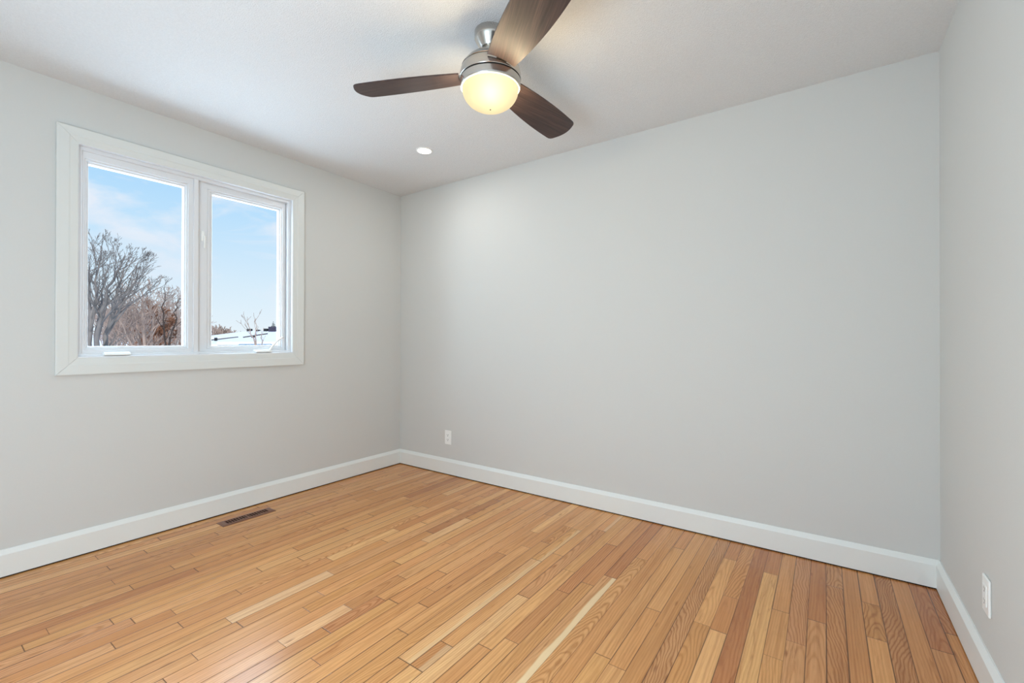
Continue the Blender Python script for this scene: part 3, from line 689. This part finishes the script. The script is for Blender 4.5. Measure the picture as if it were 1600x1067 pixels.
# ---- houses under snow
fh = Vector((fw.x, fw.y, 0)).normalized()
def house(label, px, dist, ridge_py, eave_py, w_l, w_r, run_l, run_r, depth, yaw=0.0):
    """hipped bungalow; the ridge starts at column px; w_* how far the ridge runs, run_* the hips"""
    c = far(px, dist, GZ); zr = far(px, dist, None, ridge_py).z - GZ; ze = far(px, dist-depth*0.5, None, eave_py).z - GZ
    t = thing('neighbour_house', label, 'house', c); t.rotation_euler = (0, 0, math.atan2(rt.y, rt.x)+yaw)
    x0, x1 = -w_l-run_l, w_r+run_r; hd = depth/2
    T = 0.22
    def hip(z0, zz1, g):
        m = MB(); a, b = x0-g, x1+g; d = hd+g
        v = [(a, -d, z0), (b, -d, z0), (b, d, z0), (a, d, z0), (a, -d, z0+T), (b, -d, z0+T), (b, d, z0+T), (a, d, z0+T), (-w_l, 0, zz1), (w_r, 0, zz1)]
        return m.add(v, [(3, 2, 1, 0), (0, 1, 5, 4), (1, 2, 6, 5), (2, 3, 7, 6), (3, 0, 4, 7), (4, 5, 9, 8), (6, 7, 8, 9), (5, 6, 9), (7, 4, 8)])
    MB().box(x0+0.4, x1-0.4, -hd+0.4, hd-0.4, 0.0, ze-0.15).obj('wall', M['siding'], t)
    MB().box(x0, x1, -hd, hd, ze-0.22, ze-0.01).obj('eaves', M['fascia'], t)
    hip(ze, zr, 0.02).obj('snowy_roof', M['snow'], t)
    return t, zr, ze, c
t, zr, ze, c = house('farthest snow covered hip roof with a dark chimney on its ridge', 386, 62.0, 517, 530.5, 0.0, 10.0, 3.3, 3.0, 8.0)
def on_roof(px, w, h, d, nm, mat, z, sink=0.2):
    x = (px-386)*62*0.865/FPX
    return MB().box(x-w/2, x+w/2, -d/2, d/2, z-sink, z+h).obj(nm, mat, t, bevel=0.03)
for px, w, h in ((390, 0.45, 0.26), (403.5, 0.24, 0.14), (416, 0.42, 0.28)): on_roof(px, w, h, 0.5, 'roof_vent', M['vent'], zr)
on_roof(427.5, 0.85, 0.5, 0.9, 'chimney', M['chimney'], zr, 0.5)
hb_, zr3, ze3, c3 = house('middle snow covered hip roof overlapping the left end of the chimney house', 372, 47.0, 527, 541, 0.0, 2.5, 2.2, 2.0, 7.0)
p0_ = Vector((-2.22, -3.52, ze3+0.24)); p1_ = Vector((0, 0, zr3+0.03)); MB().tube([p0_.lerp(p1_, 0.45), p1_], [0.075, 0.05], 6).obj('hip_shade_strip', M['fascia'], hb_)  # added dark strip on the hip, standing for the shaded eave behind
MB().box(-0.75, -0.55, -2.1, -1.95, ze3+0.2, ze3+0.72).obj('roof_vent', M['vent'], hb_, bevel=0.02)
hc, zr2, ze2, c2 = house('nearest snow covered hip roof with a dark line along its rising edge', 418, 36.0, 522, 539.0, 0.0, 4.0, 1.9, 2.0, 5.0)
hl = MB(); p0_ = Vector((-1.92, -2.52, ze2+0.24)); p1_ = Vector((0, 0, zr2+0.03)); hl.tube([p0_.lerp(p1_, 0.5), p1_], [0.05, 0.05], 6); hl.obj('hip_shade_strip', M['fascia'], hc)  # added dark strip along the hip in place of an eave shadow
MB().box(-0.42, -0.24, -1.25, -1.1, ze2, ze2+0.60).obj('roof_vent', M['vent'], hc, bevel=0.02)
house('low snowy roof behind the trunks of the tall grey tree', 150, 46.0, 522, 548, 2.5, 0.3, 1.8, 1.4, 6.0)
# rail
rl = MB(); a = far(374, 27, GZ); b2 = far(424, 27, GZ); d = b2-a; zt = far(400, 27, None, 538.0).z-GZ
rl.tube([Vector((0, 0, zt)), d+Vector((0, 0, zt))], [0.025, 0.025], 6)
for k in range(6): p = d*(k/5); rl.tube([p, p+Vector((0, 0, zt))], [0.04, 0.04], 6)
o = rl.obj('railing', M['bluefence']); o.location = a; o['label'] = 'thin blue grey railing low in front of the snowy roofs'; o['category'] = 'railing'
# dark spruce behind the chimney
sp = thing('spruce_tree', 'dark spruce tip showing behind the chimney', 'tree', far(427, 80, GZ))
hs = far(427, 80, None, 503).z-GZ
MB().tube([Vector((0, 0, 0)), Vector((0, 0, hs*0.97))], [0.16, 0.02], 8).obj('trunk', M['darkbark'], sp)
m = MB(); rd = random.Random(6); nl = 26
for i in range(nl):
    f = i/(nl-1); z = hs*(0.2+0.8*f); rr = (1-f)**0.8*1.5+0.06
    for k in range(11):
        a = 2*PI*k/11 + i*0.7 + rd.uniform(-.2, .2); L_ = rr*rd.uniform(0.75, 1.15)
        tip = Vector((math.cos(a)*L_, math.sin(a)*L_, z-0.18*L_)); mid = Vector((math.cos(a)*L_*0.5, math.sin(a)*L_*0.5, z+0.02))
        m.tube([Vector((0, 0, z)), mid, tip], [0.05, 0.11*(0.4+rr*0.5), 0.02], 5)
m.obj('foliage', M['needles'], sp)
# saplings in front of the roofs
limbed_tree('bare_sapling', 'slender bare sapling whose crown forks above the snowy roof', [([(400, 660), (399.5, 541), (400, 515), (400, 497)], 0.028, 0.2), ([(399.5, 541), (393, 522), (388, 510), (386, 498)], 0.022, 0.6)],
    16.0, 31, M['brownbark'], bias=(0, 0, 0.5), L=0.6, depth=2, kids=(4, 5), kids2=(1, 2), ang=0.45, rmin=0.006)
limbed_tree('bare_sapling', 'short bare sapling low in front of the nearest snowy roof', [([(409, 660), (409, 541), (409, 528), (412, 512)], 0.022, 0.2)],
    16.5, 32, M['brownbark'], bias=(0, 0, 0.5), L=0.4, depth=2, kids=(3, 4), kids2=(1, 2), ang=0.45, rmin=0.006)
